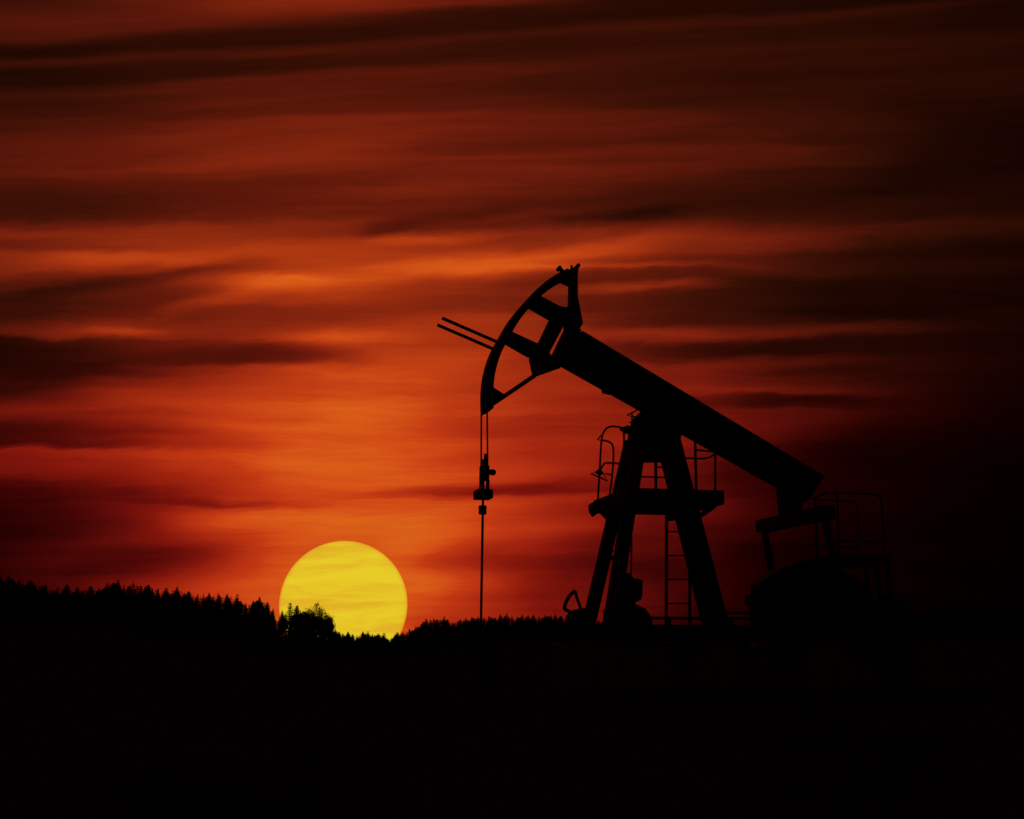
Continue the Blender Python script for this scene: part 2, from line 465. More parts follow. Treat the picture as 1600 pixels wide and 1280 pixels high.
def lathe_bm(bm, c, axis, prof, seg=20):
    """prof: (distance along axis, radius)"""
    axis = Vector(axis).normalized()
    s = axis.orthogonal().normalized(); k = axis.cross(s); c = Vector(c)
    rings = [[bm.verts.new(c + axis * t + (s * math.cos(2 * math.pi * j / seg) + k * math.sin(2 * math.pi * j / seg)) * r)
              for j in range(seg)] for t, r in prof]
    for A, B in zip(rings, rings[1:]):
        for j in range(seg):
            bm.faces.new((A[j], A[(j + 1) % seg], B[(j + 1) % seg], B[j]))
    bm.faces.new(rings[0][::-1]); bm.faces.new(rings[-1])


def smooth_path(pts, sub=5):
    P = [Vector(p) for p in pts]
    if len(P) < 3:
        return P
    out = []
    for i in range(len(P) - 1):
        p0, p1, p2, p3 = P[max(i - 1, 0)], P[i], P[i + 1], P[min(i + 2, len(P) - 1)]
        for j in range(sub):
            s = j / sub
            out.append(0.5 * ((2 * p1) + (p2 - p0) * s + (2 * p0 - 5 * p1 + 4 * p2 - p3) * s * s
                              + (3 * p1 - p0 - 3 * p2 + p3) * s ** 3))
    out.append(P[-1])
    return out


def smoothstep(x, a, b):
    s = min(max((x - a) / (b - a), 0), 1)
    return s * s * (3 - 2 * s)


# ------------------------------------------------------------------ terrain
# crest of the wooded rise as seen past the pump, and how far away it is (by bearing)
CREST = [(-2500, 975), (-400, 965), (0, 968), (200, 976), (380, 996), (440, 1012), (540, 1026), (610, 1030), (680, 1012),
         (760, 1004), (900, 1004), (1050, 1020), (1180, 1020), (1400, 1005), (1600, 995), (2200, 990), (4000, 990)]
RDIST = [(-2500, 170), (0, 150), (380, 140), (450, 150), (560, 210), (700, 230), (900, 220), (1200, 210), (1600, 180), (4000, 190)]
PUMP_Z = 0.9


def hash2(a, b):
    return math.sin(a * 12.9898 + b * 78.233) * 43758.5453 % 1.0


def vnoise(x, y):
    i, j = math.floor(x), math.floor(y); fx, fy = x - i, y - j
    fx = fx * fx * (3 - 2 * fx); fy = fy * fy * (3 - 2 * fy)
    a = hash2(i, j) * (1 - fx) + hash2(i + 1, j) * fx
    b = hash2(i, j + 1) * (1 - fx) + hash2(i + 1, j + 1) * fx
    return a * (1 - fy) + b * fy - 0.5


def terrain(x, y):
    r = math.hypot(x, y)
    z = PUMP_Z * smoothstep(y, 4, 11) if y > 0 else 0.0
    if y > 1:
        z -= (1 - smoothstep(abs(x), 14, 40)) * 0.0
        px = 800 + F * (x / y) / 1.0
        px = min(max(px, -2500), 4000)
        R = interp(RDIST, px)
        zc = 1.5 + R * (1010 - interp(CREST, px)) / F
        k = smoothstep(r, 45, R)
        z = z + (zc - z) * k * smoothstep(y, 1, 20)
        z += vnoise(x * 0.13, y * 0.13) * 0.25 * smoothstep(r, 25, 60)
        if r > R:
            z -= (r - R) * 0.02
    z += vnoise(x * 0.7, y * 0.7) * 0.06 * smoothstep(abs(y - 18) + abs(x) * 0.2, 5, 9)
    return max(z, -8.0)


bm_v = []; bm_f = []
az = []
a = -180.0
while a < 180 - 1e-6:
    az.append(a)
    a += 0.6 if -32 <= a < 32 else 4.0
radii = [0.0]; r = 1.0
while r < 7500:
    radii.append(r); r *= 1.085
NA = len(az)
bm_v.append((0, 0, terrain(0, 0)))
for r in radii[1:]:
    for a in az:
        x, y = r * math.sin(math.radians(a)), r * math.cos(math.radians(a))
        bm_v.append((x, y, terrain(x, y)))
for j in range(NA):
    bm_f.append((0, 1 + (j + 1) % NA, 1 + j))
for i in range(len(radii) - 2):
    o0, o1 = 1 + i * NA, 1 + (i + 1) * NA
    for j in range(NA):
        jj = (j + 1) % NA
        bm_f.append((o0 + j, o0 + jj, o1 + jj, o1 + j))
g = link('ground', mesh_from('ground', bm_v, bm_f, True), M_SOIL)
tag(g, 'dark rolling ground with a low wooded rise behind the pump', kind='structure')

# ------------------------------------------------------------------ sun
bm = bmesh.new()
bmesh.ops.create_uvsphere(bm, u_segments=96, v_segments=48, radius=(SUN_C - EYE).length * 0.0487)
me = bm_mesh('sun', bm)
for p in me.polygons: p.use_smooth = True
sun = link('sun', me, M_SUN, loc=SUN_C)
tag(sun, 'large glowing yellow sun disc half set behind the treeline', 'sun')

# ------------------------------------------------------------------ pump jack
YAW = math.radians(13)
O = at(1035, 975, 18.5); O.z = PUMP_Z
UA = Vector((math.cos(YAW), math.sin(YAW), 0)); VA = Vector((-math.sin(YAW), math.cos(YAW), 0))


def pt(x, y, v=0.0):
    """a point of the pump in its own frame: along the beam, across (away), up"""
    d = ray(x, y)
    k = (v - (EYE - O).dot(VA)) / d.dot(VA)
    p = EYE + d * k - O
    return Vector((p.dot(UA), v, p.z))


def uz(x, y, v=0.0):
    p = pt(x, y, v); return (p.x, p.z)


pump = empty('pump_jack', O, YAW)
tag(pump, 'black oil pump jack with raised curved head and tilted walking beam', 'pump jack')


def part(name, bm, material=None, parent=None, label=None, bevel=0.0, smooth=False):
    me = bm_mesh(name, bm, bevel)
    if smooth:
        for p in me.polygons: p.use_smooth = True
    o = link(name, me, material or M_STEEL, parent or pump)
    if label: o['label'] = label
    return o


def prism(name, poly, v0, v1, parent=None, material=None, label=None, vc=0.0, bevel=0.006):
    bm = bmesh.new(); prism_bm(bm, [uz(x, y, vc) for x, y in poly], v0, v1)
    return part(name, bm, material, parent, label, bevel)


def bar(name, p, q, w, h, parent=None, material=None, label=None, side=Vector((0, 1, 0)), bevel=0.006):
    bm = bmesh.new(); beam_bm(bm, p, q, w, h, side)
    return part(name, bm, material, parent, label, bevel)


def tube(name, pts, r, parent=None, material=None, label=None, curve=True, seg=8):
    P = [pt(*p) if not isinstance(p, Vector) else p for p in pts]
    if curve: P = smooth_path(P, 4)
    bm = bmesh.new(); tube_bm(bm, P, r, seg)
    return part(name, bm, material, parent, label, 0, True)


def lathe(name, c, axis, prof, parent=None, material=None, label=None, seg=20):
    bm = bmesh.new(); lathe_bm(bm, c, axis, prof, seg)
    return part(name, bm, material, parent, label, 0)


# walking beam
wb = prism('walking_beam', [(906, 519), (1281, 744), (1255, 783), (881, 573)], -0.02, 0.02, label='long tilted steel beam')


def band(name, a, b, d, parent, vh):
    """flange: thin plate along pixel edge a-b, d px deep"""
    n = Vector((-(b[1] - a[1]), b[0] - a[0])).normalized() * d
    return prism(name, [a, b, (b[0] + n.x, b[1] + n.y), (a[0] + n.x, a[1] + n.y)], -vh, vh, parent)


band('flange', (906.3, 519.5), (1280.5, 744), 4.2, wb, 0.125)
band('flange', (881.5, 572.2), (1255, 782), -4.2, wb, 0.125)
for k in range(8):
    s = 0.04 + k * 0.131
    x0, y0 = 906 + (1281 - 906) * s, 524 + (749 - 524) * s
    x1, y1 = 881 + (1255 - 881) * s, 568 + (778 - 568) * s
    p, q = pt(x0, y0), pt(x1, y1)
    bar('stiffener', p, q, 0.23, 0.014, wb, bevel=0)
prism('cover_plate', [(1256, 782), (1281, 744), (1283, 745), (1258, 784)], -0.124, 0.124, wb)
prism('wear_plate', [(942, 605), (957, 613), (955, 616), (943, 613)], -0.09, 0.09, wb)
prism('doubler_plate', [(905, 583), (925, 594), (923.5, 596), (911, 590)], -0.07, 0.07, wb)

# horse head
CEN = [(761, 641), (760.5, 615), (763, 590), (768, 569), (775.5, 549), (787, 528), (800, 505.5), (814.5, 486.5),
       (832, 467), (850, 450.5), (867, 438.5), (885, 429)]
cp = smooth_path([Vector((x, y, 0)) for x, y in CEN], 4)
outl, inl = [], []
for i, p in enumerate(cp):
    d = (cp[min(i + 1, len(cp) - 1)] - cp[max(i - 1, 0)]).normalized(); n = Vector((d.y, -d.x, 0))
    k = 6.6 - 1.2 * i / len(cp)
    outl.append(p - n * k if False else p + Vector((d.y, -d.x, 0)) * k)
    inl.append(p - Vector((d.y, -d.x, 0)) * k)
bm = bmesh.new()
A = [uz(p.x, p.y) for p in outl]; B = [uz(p.x, p.y) for p in inl]
ra = [[bm.verts.new((u, v, z)) for u, z in A] for v in (-0.17, 0.17)]
rb = [[bm.verts.new((u, v, z)) for u, z in B] for v in (-0.17, 0.17)]
for i in range(len(A) - 1):
    bm.faces.new((ra[0][i], ra[1][i], ra[1][i + 1], ra[0][i + 1]))
    bm.faces.new((rb[0][i + 1], rb[1][i + 1], rb[1][i], rb[0][i]))
    bm.faces.new((ra[0][i], ra[0][i + 1], rb[0][i + 1], rb[0][i]))
    bm.faces.new((ra[1][i + 1], ra[1][i], rb[1][i], rb[1][i + 1]))
for e in (0, -1):
    bm.faces.new((ra[0][e], rb[0][e], rb[1][e], ra[1][e]))
head = part('horse_head', bm, label='curved arc plate of the pump head')
prism('spoke', [(834, 460), (872, 480), (892, 485), (872, 507), (856, 497), (823, 478)], -0.09, 0.09, head)
prism('spoke', [(791, 517), (840, 539.5), (852, 562), (826, 557), (786, 534)], -0.09, 0.09, head)
prism('back_post', [(890, 428), (901, 418), (901, 466), (909, 507), (905, 514), (880, 509), (872, 498), (889, 476)], -0.08, 0.08, head)
prism('top_plate', [(874, 430), (884, 424), (903, 417), (899, 447), (888, 446), (873, 439)], -0.07, 0.07, head)
prism('hinge_plate', [(858, 501), (869, 497), (881, 507), (856.5, 553), (866, 566), (879, 571), (877, 574), (837, 588), (833, 583),
                      (828, 560), (841, 537)], -0.085, 0.085, head)
prism('lower_strut', [(768, 634), (784, 618), (831, 586), (837, 590), (775, 632)], -0.05, 0.05, head)
prism('gusset', [(765, 604), (773, 610), (786, 618), (772, 633), (762, 636)], -0.1, 0.1, head)
prism('mounting_plate', [(885, 509), (906, 516), (900, 545), (882, 574), (870, 565), (862, 557)], -0.085, 0.085, wb)
lathe('hinge_pin', pt(893, 507, -0.14), (0, 1, 0), [(0, 0.05), (0.28, 0.05)], head)
lathe('lifting_eye', pt(875, 418, -0.06), (0, 1, 0), [(0, 0.03), (0.12, 0.03)], head)
bar('eye_stem', pt(876, 420), pt(881, 430), 0.06, 0.045, head)
lathe('lifting_eye', pt(904, 414.5, -0.05), (0, 1, 0), [(0, 0.03), (0.1, 0.03)], head)
bar('eye_stem', pt(903, 416), pt(893, 423), 0.06, 0.05, head)
bar('bolt', pt(893, 414.5), pt(893, 421), 0.04, 0.03, head)
prism('cable_anchor', [(754, 639), (768, 637), (764, 643), (757, 646)], -0.19, 0.19, head)
for v in (-0.22, 0.22):
    a0, a1 = pt(687, 502.5), pt(776, 541)
    a0.y = a1.y = v * 0.9
    bar('guide_rod', a0, a1, 0.035, 0.04, head, label='thin rod sticking out from the front of the head', bevel=0)

# bridle, carrier and rod
for v in (-0.2, 0.2):
    top = pt(756.5, 641); bot = pt(757, 768)
    mid = pt(756.8, 728)
    tube('bridle_cable', [Vector((top.x, v, top.z)), Vector((mid.x, v * 1.12, mid.z)), Vector((bot.x, v * 0.68, bot.z))], 0.0125,
         material=M_CABLE, curve=False)
c = pt(755, 773)
cb = bar('carrier_bar', c + Vector((0, -0.15, 0)), c + Vector((0, 0.15, 0)), 0.225, 0.125, side=Vector((1, 0, 0)), label='crossbar hanging from the cables')
bar('sensor_body', pt(757, 728), pt(756.5, 751), 0.16, 0.115, cb)
bar('sensor_antenna', pt(759, 709), pt(758, 730), 0.04, 0.045, cb)
bar('sensor_shoulder', pt(757.5, 718), pt(757.5, 730), 0.05, 0.09, cb)
k = pt(765, 738)
lathe('knob', k, (1, 0, 0), [(-0.02, 0.035), (0.04, 0.046), (0.07, 0.043), (0.09, 0.02)], cb)
for x, w in ((750.3, 0.022), (755.3, 0.03), (762.5, 0.04)):
    bar('spacer_post', pt(x, 750), pt(x, 767), 0.03, w, cb, bevel=0)
lathe('rod_clamp', pt(754, 804), (0, 0, 1), [(0, 0.05), (0.015, 0.058), (0.05, 0.058), (0.055, 0.052), (0.07, 0.052), (0.075, 0.058), (0.11, 0.058), (0.125, 0.05)], seg=12)
tube('polished_rod', [pt(755, 766), pt(754.5, 790), pt(751, 1006)], 0.018, curve=False, seg=10, label='thin straight rod running down to the well')

# samson post
post = prism('samson_post', [(990, 655), (1003, 642), (1058, 674), (1063, 722), (977, 722), (982, 690)], -0.10, 0.10,
             label='four legged support tower under the beam')
for (x0, y0, v0), (x1, y1, v1), w in (((986, 690, .2), (916, 992, .5), .17), ((999, 690, -.2), (951, 992, -.5), .18),
                                      ((1037, 690, .2), (1113, 992, .2), .19), ((1051, 690, -.2), (1130, 992, -.2), .2)):
    bar('leg', pt(x0, y0, v0), pt(x1, y1, v1), w * 0.9, w, post)
bar('cross_brace', pt(946, 872, .38), pt(969, 872, -.38), 0.05, 0.07, post, side=Vector((1, 0, 0)))
bar('cross_brace', pt(964, 800, .3), pt(982, 800, -.3), 0.05, 0.07, post, side=Vector((1, 0, 0)))
lathe('saddle_bearing', pt(1030, 652, -0.2), (0, 1, 0), [(0, 0.1), (0.05, 0.13), (0.35, 0.13), (0.4, 0.1)])
prism('saddle_block', [(1003, 642), (1062, 675), (1058, 690), (996, 668)], -0.14, 0.14)
# grease lines by the bearing
tube('grease_line', [(997, 640, -.05), (980, 649, -.05), (988, 651, -.05), (996, 652, -.05)], 0.011, curve=False)
tube('grease_line', [(987.5, 644, -.05), (987.5, 668, -.05)], 0.013, curve=False)
tube('grease_line', [(983, 660, -.05), (994, 661, -.05)], 0.011, curve=False)
prism('corner_bracket', [(970, 669), (978, 666), (986, 669), (990, 678), (978, 676)], -0.1, 0.1)

# service platform
u0 = pt(928, 786, .79).x; u1 = pt(1131, 764, -.79).x
z1 = 0.5 * (pt(1131, 764, -.79).z + pt(928, 784, .79).z)
plat = empty('service_platform', (0, 0, 0)); plat.parent = pump
plat['label'] = 'railed steel platform around the support tower'
NP = 7
for k in range(NP):
    va = -0.76 + 1.52 * k / NP; vb = -0.76 + 1.52 * (k + 1) / NP - 0.012
    bm = bmesh.new(); beam_bm(bm, (u0 + .03, (va + vb) / 2, z1 - .045), (u1 - .03, (va + vb) / 2, z1 - .045), vb - va, 0.03)
    part('deck_plank', bm, M_RUST, plat)
for v in (-0.785, 0.785):
    bar('edge_beam', Vector((u0, v, z1 - .1)), Vector((u1, v, z1 - .1)), 0.04, 0.2, plat)
for u in (u0 + .02, u1 - .02):
    bar('edge_beam', Vector((u, -.763, z1 - .1)), Vector((u, .763, z1 - .1)), 0.04, 0.196, plat, side=Vector((1, 0, 0)))
for u in (u0 + .45, u1 - .45):
    bar('deck_joist', Vector((u, -.76, z1 - .11)), Vector((u, .76, z1 - .11)), 0.05, 0.09, plat, side=Vector((1, 0, 0)))
for v in (-.6, .6):
    bar('bracket', Vector((u1 - .06, v, z1 - .19)), pt(1085 + (9 if v < 0 else -25), 806, v), 0.05, 0.07, plat)
    bar('bracket', Vector((u0 + .06, v, z1 - .19)), pt(962 + (14 if v < 0 else -10), 812, v), 0.05, 0.07, plat)
prism('toe_bracket', [(920, 789), (932, 781), (936, 800), (926, 808), (921, 800)], 0.72, 0.80, plat, vc=.76)
R_ = 0.0155
tube('rail', [(934, 784, .75), (937, 735, .75), (939.5, 692, .75), (943, 676, .62), (951, 667.5, .4), (965, 667, 0), (973, 670.5, -.2),
              (975, 682, -.3), (974.5, 706, -.3), (973, 730, -.3)], R_, plat)
tube('rail', [(940, 688, .75), (949, 689.5, .72), (956, 694, .7), (958.5, 704, .7), (958, 726, .7), (955, 756, .7), (951, 784, .7)], R_, plat)
tube('rail', [(938, 735, .75), (943, 726, .6), (950, 723.5, .3), (974, 725, -.2)], R_, plat)
tube('rail', [(946, 740, .75), (956, 742.5, .7)], R_ * .8, plat, curve=False)
tube('wire_loop', [(940, 680, .76), (933.5, 686.5, .76), (941, 689, .76)], 0.013, plat, curve=False)
tube('wire_loop', [(935, 736, .78), (923.5, 740, .78), (949, 751.5, .78), (941, 737, .78)], 0.014, plat, curve=False)
prism('lamp_bracket', [(929, 738), (936.5, 732), (943, 739), (938, 744)], 0.76, 0.8, plat, vc=.78)
tube('rail_post', [(1088, 766, -.75), (1086, 686, -.75)], 0.02, plat, curve=False)
tube('rail_post', [(1117.5, 766, -.75), (1117.5, 704, -.75)], 0.018, plat, curve=False)
tube('rail', [(1060, 715.5, -.75), (1085, 716.5, -.75), (1100, 716.5, -.72), (1110, 714, -.7), (1118, 708.5, -.75)], R_ * .9, plat)
tube('rail', [(1086, 703, -.75), (1118, 706.5, -.75)], R_ * .9, plat, curve=False)
tube('rail_post', [(1025, 780, .72), (1024.5, 715, .72)], 0.024, plat, curve=False)
tube('rail', [(1000, 745, .72), (1044, 746.3, .72)], R_ * .9, plat, curve=False)
tube('rail', [(1025, 730, .72), (1040, 730.5, .72)], R_ * .9, plat, curve=False)

# ladder
lad = empty('ladder', (0, 0, 0)); lad.parent = pump; lad['label'] = 'narrow ladder climbing to the platform'
LV = -0.55
for xa, xb in ((1041.5, 1041), (1077.5, 1078)):
    bar('stile', pt(xa, 806, LV), pt(xb, 1000, LV), 0.05, 0.03, lad, bevel=0)
for y in (831, 868, 905.5, 943, 981):
    tube('rung', [(1041, y, LV), (1078, y, LV)], 0.011, lad, curve=False)
bar('hook_plate', pt(1040, 810.5, LV), pt(1055, 809, LV), 0.05, 0.08, lad, bevel=0)
tube('conduit', [(985.5, 806, .3), (987, 850, .3), (986, 905, .3)], 0.013, curve=False)
tube('conduit', [(957, 861, .3), (988, 861, .3)], 0.011, curve=False)

# tail bearing, equalizer, pitmans
prism('tail_bearing', [(1216, 752), (1258, 776), (1253, 783), (1246, 800), (1222, 808), (1219, 785)], -0.11, 0.11)
ec = pt(1240, 812)
eq = bar('equalizer', ec + Vector((0, -1.14, 0)), ec + Vector((0, 1.16, 0)), 0.2, 0.19, side=Vector((1, 0, 0)), label='crossbar joining the two pitman arms')
pin = pt(1268, 978)
for v in (-1.03, 1.03):
    bar('pitman_arm', Vector((ec.x - .01, v, ec.z - .06)), Vector((pin.x, v, pin.z)), 0.06, 0.1)
shaft = pt(1292, 938)
for v in (-0.88, 0.88):
    d = (pin - shaft); d.y = 0; d.normalize()
    s_ = Vector((shaft.x, v, shaft.z))
    ck = bar('crank', s_ - d * .15, s_ + d * .62, 0.12, 0.2)
    bm = bmesh.new()
    n = Vector((d.z, 0, -d.x)); c0 = s_ + d * .12
    poly = []
    for i in range(13):
        ang = -1.15 + 2.3 * i / 12
        q = c0 + d * (.5 * math.cos(ang)) + n * (.5 * math.sin(ang)); poly.append((q.x, q.z))
    prism_bm(bm, poly, v - .05, v + .05)
    part('counterweight', bm, M_STEEL, ck, bevel=0.006)
    lathe('crank_pin', Vector((pin.x, v - .2, pin.z)), (0, 1, 0), [(0, .05), (.4, .05)], ck)
lathe('crank_shaft', Vector((shaft.x, -1.0, shaft.z)), (0, 1, 0), [(0, .07), (2.0, .07)])

# gear housing with its domed cover
gh = prism('gear_housing', [(1182, 1004), (1176, 950), (1180, 914), (1197, 900), (1218, 888), (1246, 879), (1278, 872), (1300, 876), (1312, 896),
                            (1337, 909), (1356, 928), (1362, 1004)], -0.16, 0.16, label='rounded gearbox housing')
prism('terminal_box', [(1168, 930), (1182, 928), (1182, 947), (1168, 946)], -0.1, 0.1, gh)
for i, (x, y) in enumerate([(1190, 960), (1225, 925), (1262, 905), (1300, 915), (1335, 945)]):
    lathe('bolt', pt(x, y, -.19), (0, 1, 0), [(0, .02), (.05, .02)], gh, seg=6)
prism('belt_guard', [(1350, 1004), (1358, 940), (1378, 931), (1400, 934), (1412, 946), (1418, 1004)], 0.1, 0.3, vc=0.2)

# rear railed platform
rp = empty('rear_platform', (0, 0, 0)); rp.parent = pump
rp['label'] = 'railed platform beside the gearbox'
ru0 = pt(1297, 869, -.5).x; ru1 = pt(1389, 869, -.5).x; rz = pt(1389, 869, -.5).z
for k in range(5):
    v = -.4 + .2 * k
    bar('deck_plank', Vector((ru0, v, rz - .02)), Vector((ru1 - .03, v, rz - .02)), 0.185, 0.03, rp, M_RUST, bevel=0)
for v in (-.52, .52):
    bar('edge_beam', Vector((ru0, v, rz - .06)), Vector((ru1, v, rz - .06)), 0.03, 0.13, rp, bevel=0)
bar('edge_beam', Vector((ru1 - .015, -.5, rz - .06)), Vector((ru1 - .015, .5, rz - .06)), 0.03, 0.126, rp, side=Vector((1, 0, 0)), bevel=0)
gz = 0.0
for x, v in ((1386, -.48), (1369.5, -.05), (1352, .48)):
    p = pt(x, 880, v); bar('leg', Vector((p.x, v, p.z)), Vector((p.x + .06, v, 0.32)), 0.05, 0.06, rp, bevel=0)
RR = 0.0135
tube('rail', [(1268, 780, -.5), (1280, 775, -.5), (1303, 769.5, -.5), (1335, 771, -.5), (1366, 773, -.5), (1375, 777.5, -.5), (1378, 787, -.5),
              (1380, 830, -.5), (1382, 872, -.5)], RR, rp)
tube('rail', [(1270, 780, .5), (1300, 782.5, .5), (1328, 784, .5), (1336.5, 787, .5), (1339.5, 795, .5), (1341, 830, .5), (1343, 882, .5)], RR, rp)
tube('rail', [(1290, 845, -.5), (1381, 846.5, -.5)], RR * .9, rp, curve=False)
tube('rail', [(1262, 851.5, .5), (1342, 856, .5)], RR * .9, rp, curve=False)
tube('rail_post', [(1308, 770, -.5), (1311, 872, -.5)], 0.019, rp, curve=False)
tube('rail_post', [(1274, 781, .5), (1277, 876, .5)], 0.019, rp, curve=False)

# skid frame and low pipes
sk = empty('skid_frame', (0, 0, 0)); sk.parent = pump
sz = pt(1100, 976.5, -.4).z
su0, su1 = pt(890, 985).x, pt(1440, 985).x
for v in (-.55, .55):
    bar('skid_beam', Vector((su0, v, sz - .12)), Vector((su1, v, sz - .12)), 0.16, 0.24, sk)
for k in range(6):
    u = su0 + .1 + (su1 - su0 - .2) * k / 5
    bar('cross_member', Vector((u, -.47, sz - .12)), Vector((u, .47, sz - .12)), 0.12, 0.2, sk, side=Vector((1, 0, 0)))
tube('low_pipe', [(1012, 966, -.4), (1190, 966.5, -.4)], 0.022, sk, curve=False)
tube('low_pipe', [(1125, 957.5, -.4), (1190, 958, -.4)], 0.02, sk, curve=False)
for x in (1046, 1108, 1142):
    bar('pipe_stand', pt(x, 966, -.4), pt(x, 992, -.4), 0.03, 0.04, sk, bevel=0)
for k in range(4):
    u = su0 + .25 + (su1 - su0 - .5) * k / 3
    bm = bmesh.new(); zt = sz - .245
    beam_bm(bm, (u, 0, -0.25), (u, 0, zt), 1.7, 0.55)
    part('concrete_plinth', bm, M_CONC, sk, bevel=0.02)

# equipment at the foot of the tower
eqp = empty('motor_unit', O + UA * pt(985, 960, -.85).x + VA * -.85, YAW)
tag(eqp, 'dark boxed motor unit at the foot of the left tower legs', 'motor')
ec_ = Vector((pt(985, 960, -.85).x, -.85, 0))


def eprism(name, poly, v0, v1):
    bm = bmesh.new(); prism_bm(bm, [(p.x - ec_.x, p.z) for p in (pt(x, y, -.85) for x, y in poly)], v0, v1)
    return part(name, bm, M_STEEL, eqp, bevel=0.015)


eprism('motor_box', [(962, 905), (974, 902), (1000, 905), (1003, 908), (1002, 931), (1000, 938), (990, 942), (959, 948)], -.06, .06)
eprism('motor_cover', [(945, 1018), (945, 953), (958, 945), (992, 945), (1005, 951), (1011, 959), (1016, 966), (1018, 1018)], -.1, .1)
eprism('neck', [(968, 940), (992, 938), (992, 950), (968, 950)], -.05, .05)
eprism('cap', [(964, 897), (983, 895), (991, 907), (962, 908)], -.05, .05)
bm = bmesh.new()
zt = pt(985, 1012, -.85).z
beam_bm(bm, (0.02, 0, -.25), (0.02, 0, zt), 0.5, 0.85)
part('concrete_base', bm, M_CONC, eqp, bevel=0.02)

hv = -.3
hb = pt(896, 985, hv)
hoop = empty('pipe_hoop', O + UA * hb.x + VA * hv, YAW)
tag(hoop, 'small bent pipe hoop left of the tower legs', 'pipe')


def htube(name, pts, r, curve=True):
    P = [pt(x, y, hv) - Vector((hb.x, hv, 0)) for x, y in pts]
    if curve: P = smooth_path(P, 4)
    bm = bmesh.new(); tube_bm(bm, P, r, 8)
    return part(name, bm, M_STEEL, hoop, None, 0, True)


htube('bent_pipe', [(882, 952), (883, 945), (887, 936), (892, 929), (899, 923.5)], 0.027)
htube('stay', [(898.5, 923), (902, 936), (908, 952)], 0.021)
htube('foot_bar', [(881, 951), (888, 955), (896, 960)], 0.026, False)
bm = bmesh.new(); prism_bm(bm, [(p.x - hb.x, p.z) for p in (pt(x, y, hv) for x, y in [(884, 1010), (886, 962), (897, 953), (912, 950), (926, 952), (930, 1010)])], -.08, .08)
part('stand', bm, M_STEEL, hoop, bevel=0.01)
bm = bmesh.new(); zt = pt(905, 1008, hv).z
beam_bm(bm, (0.1, 0, -.25), (0.1, 0, zt), 0.4, 0.5)
part('concrete_base', bm, M_CONC, hoop, bevel=0.02)

# wellhead under the rod
wp = pt(751, 1000)
well = empty('wellhead', O + UA * wp.x, YAW)
tag(well, 'low wellhead where the thin rod enters the ground', 'wellhead')
zt = wp.z


def wl(name, prof, c=(0, 0, 0), ax=(0, 0, 1), seg=16):
    bm = bmesh.new(); lathe_bm(bm, c, ax, prof, seg); return part(name, bm, M_RUST, well)


wl('casing', [(-.2, .14), (.18, .14), (.18, .2), (.24, .2), (.24, .12), (.34, .12), (.34, .17), (.39, .17), (.39, .08), (zt - .1, .08)])
wl('stuffing_box', [(zt - .1, .1), (zt - .04, .1), (zt - .04, .06), (zt, .05)])
wl('flow_arm', [(-.34, .05), (.34, .05)], (0, 0, .46), (0, 1, 0))
wl('valve_wheel', [(0, .1), (.02, .1)], (0, .36, .46), (0, 1, 0))


# ------------------------------------------------------------------ trees
def spruce_mesh(name, seed, H=8.0, R=1.7, whorl=0.24, nb=8, ragged=0.25, taper=0.9, lod=False):
    rnd = random.Random(seed); V, Fc = [], []
    z = H * (0.02 if lod else 0.06)
    while z < H * 0.985:
        f = 1 - (z - H * 0.1) / (H * 0.9)
        L = R * (f ** taper) * rnd.uniform(1 - ragged, 1 + ragged * .4) + 0.06
        n = max(4, int(nb * (0.55 + 0.6 * f)))
        a0 = rnd.uniform(0, 6.3)
        for k in range(n):
            a = a0 + 6.283 * k / n + rnd.uniform(-.25, .25)
            l = L * rnd.uniform(.65, 1.12)
            dirv = Vector((math.cos(a), math.sin(a), 0)); sd = Vector((-math.sin(a), math.cos(a), 0))
            up = 0.35 * (1 - f) + rnd.uniform(-.08, .08) - .22 * f
            w = min(0.30 * l + 0.05, .55)
            base = Vector((0, 0, z)); pts = []
            segs = 2 if lod else 4
            for s in range(segs + 1):
                q = s / segs
                p = base + dirv * (l * q) + Vector((0, 0, l * (up * q - 0.22 * q * q + .16 * q ** 3)))
                pts.append(p)
            for s in range(segs):
                q = s / segs
                ww = w * (1.0 - 0.75 * q)
                i = len(V)
                a_, b_ = pts[s], pts[s + 1]
                dr = Vector((0, 0, -0.10 * ww - .05))
                V.extend((a_, b_, a_ + sd * ww + dirv * (.25 * l / segs) + dr, a_ - sd * ww + dirv * (.25 * l / segs) + dr,
                          a_ + Vector((0, 0, -.14 - .1 * ww)) + dirv * .1 * l))
                Fc.extend(((i, i + 2, i + 1), (i, i + 1, i + 3), (i, i + 1, i + 4)))
            i = len(V)
            e = pts[-1]; pe = pts[-2]
            V.extend((pe + sd * .05, pe - sd * .05, e + dirv * .1 + Vector((0, 0, .03))))
            Fc.append((i, i + 1, i + 2))
        z += whorl * rnd.uniform(.75, 1.25) * (0.55 + 0.55 * f)
    i = len(V)
    V.extend((Vector((.045, 0, H * .93)), Vector((-.03, .035, H * .93)), Vector((-.03, -.035, H * .93)), Vector((0, 0, H * 1.0 + .12))))
    Fc.extend(((i, i + 1, i + 3), (i + 1, i + 2, i + 3), (i + 2, i, i + 3)))
    return mesh_from(name, V, Fc)


def trunk_mesh(name, H, r0):
    bm = bmesh.new()
    tube_bm(bm, [(0, 0, -.5), (0.02, 0, H * .3), (0, .02, H * .65), (0, 0, H * .97)], [r0, r0 * .75, r0 * .4, r0 * .07], 7)
    return bm_mesh(name, bm)


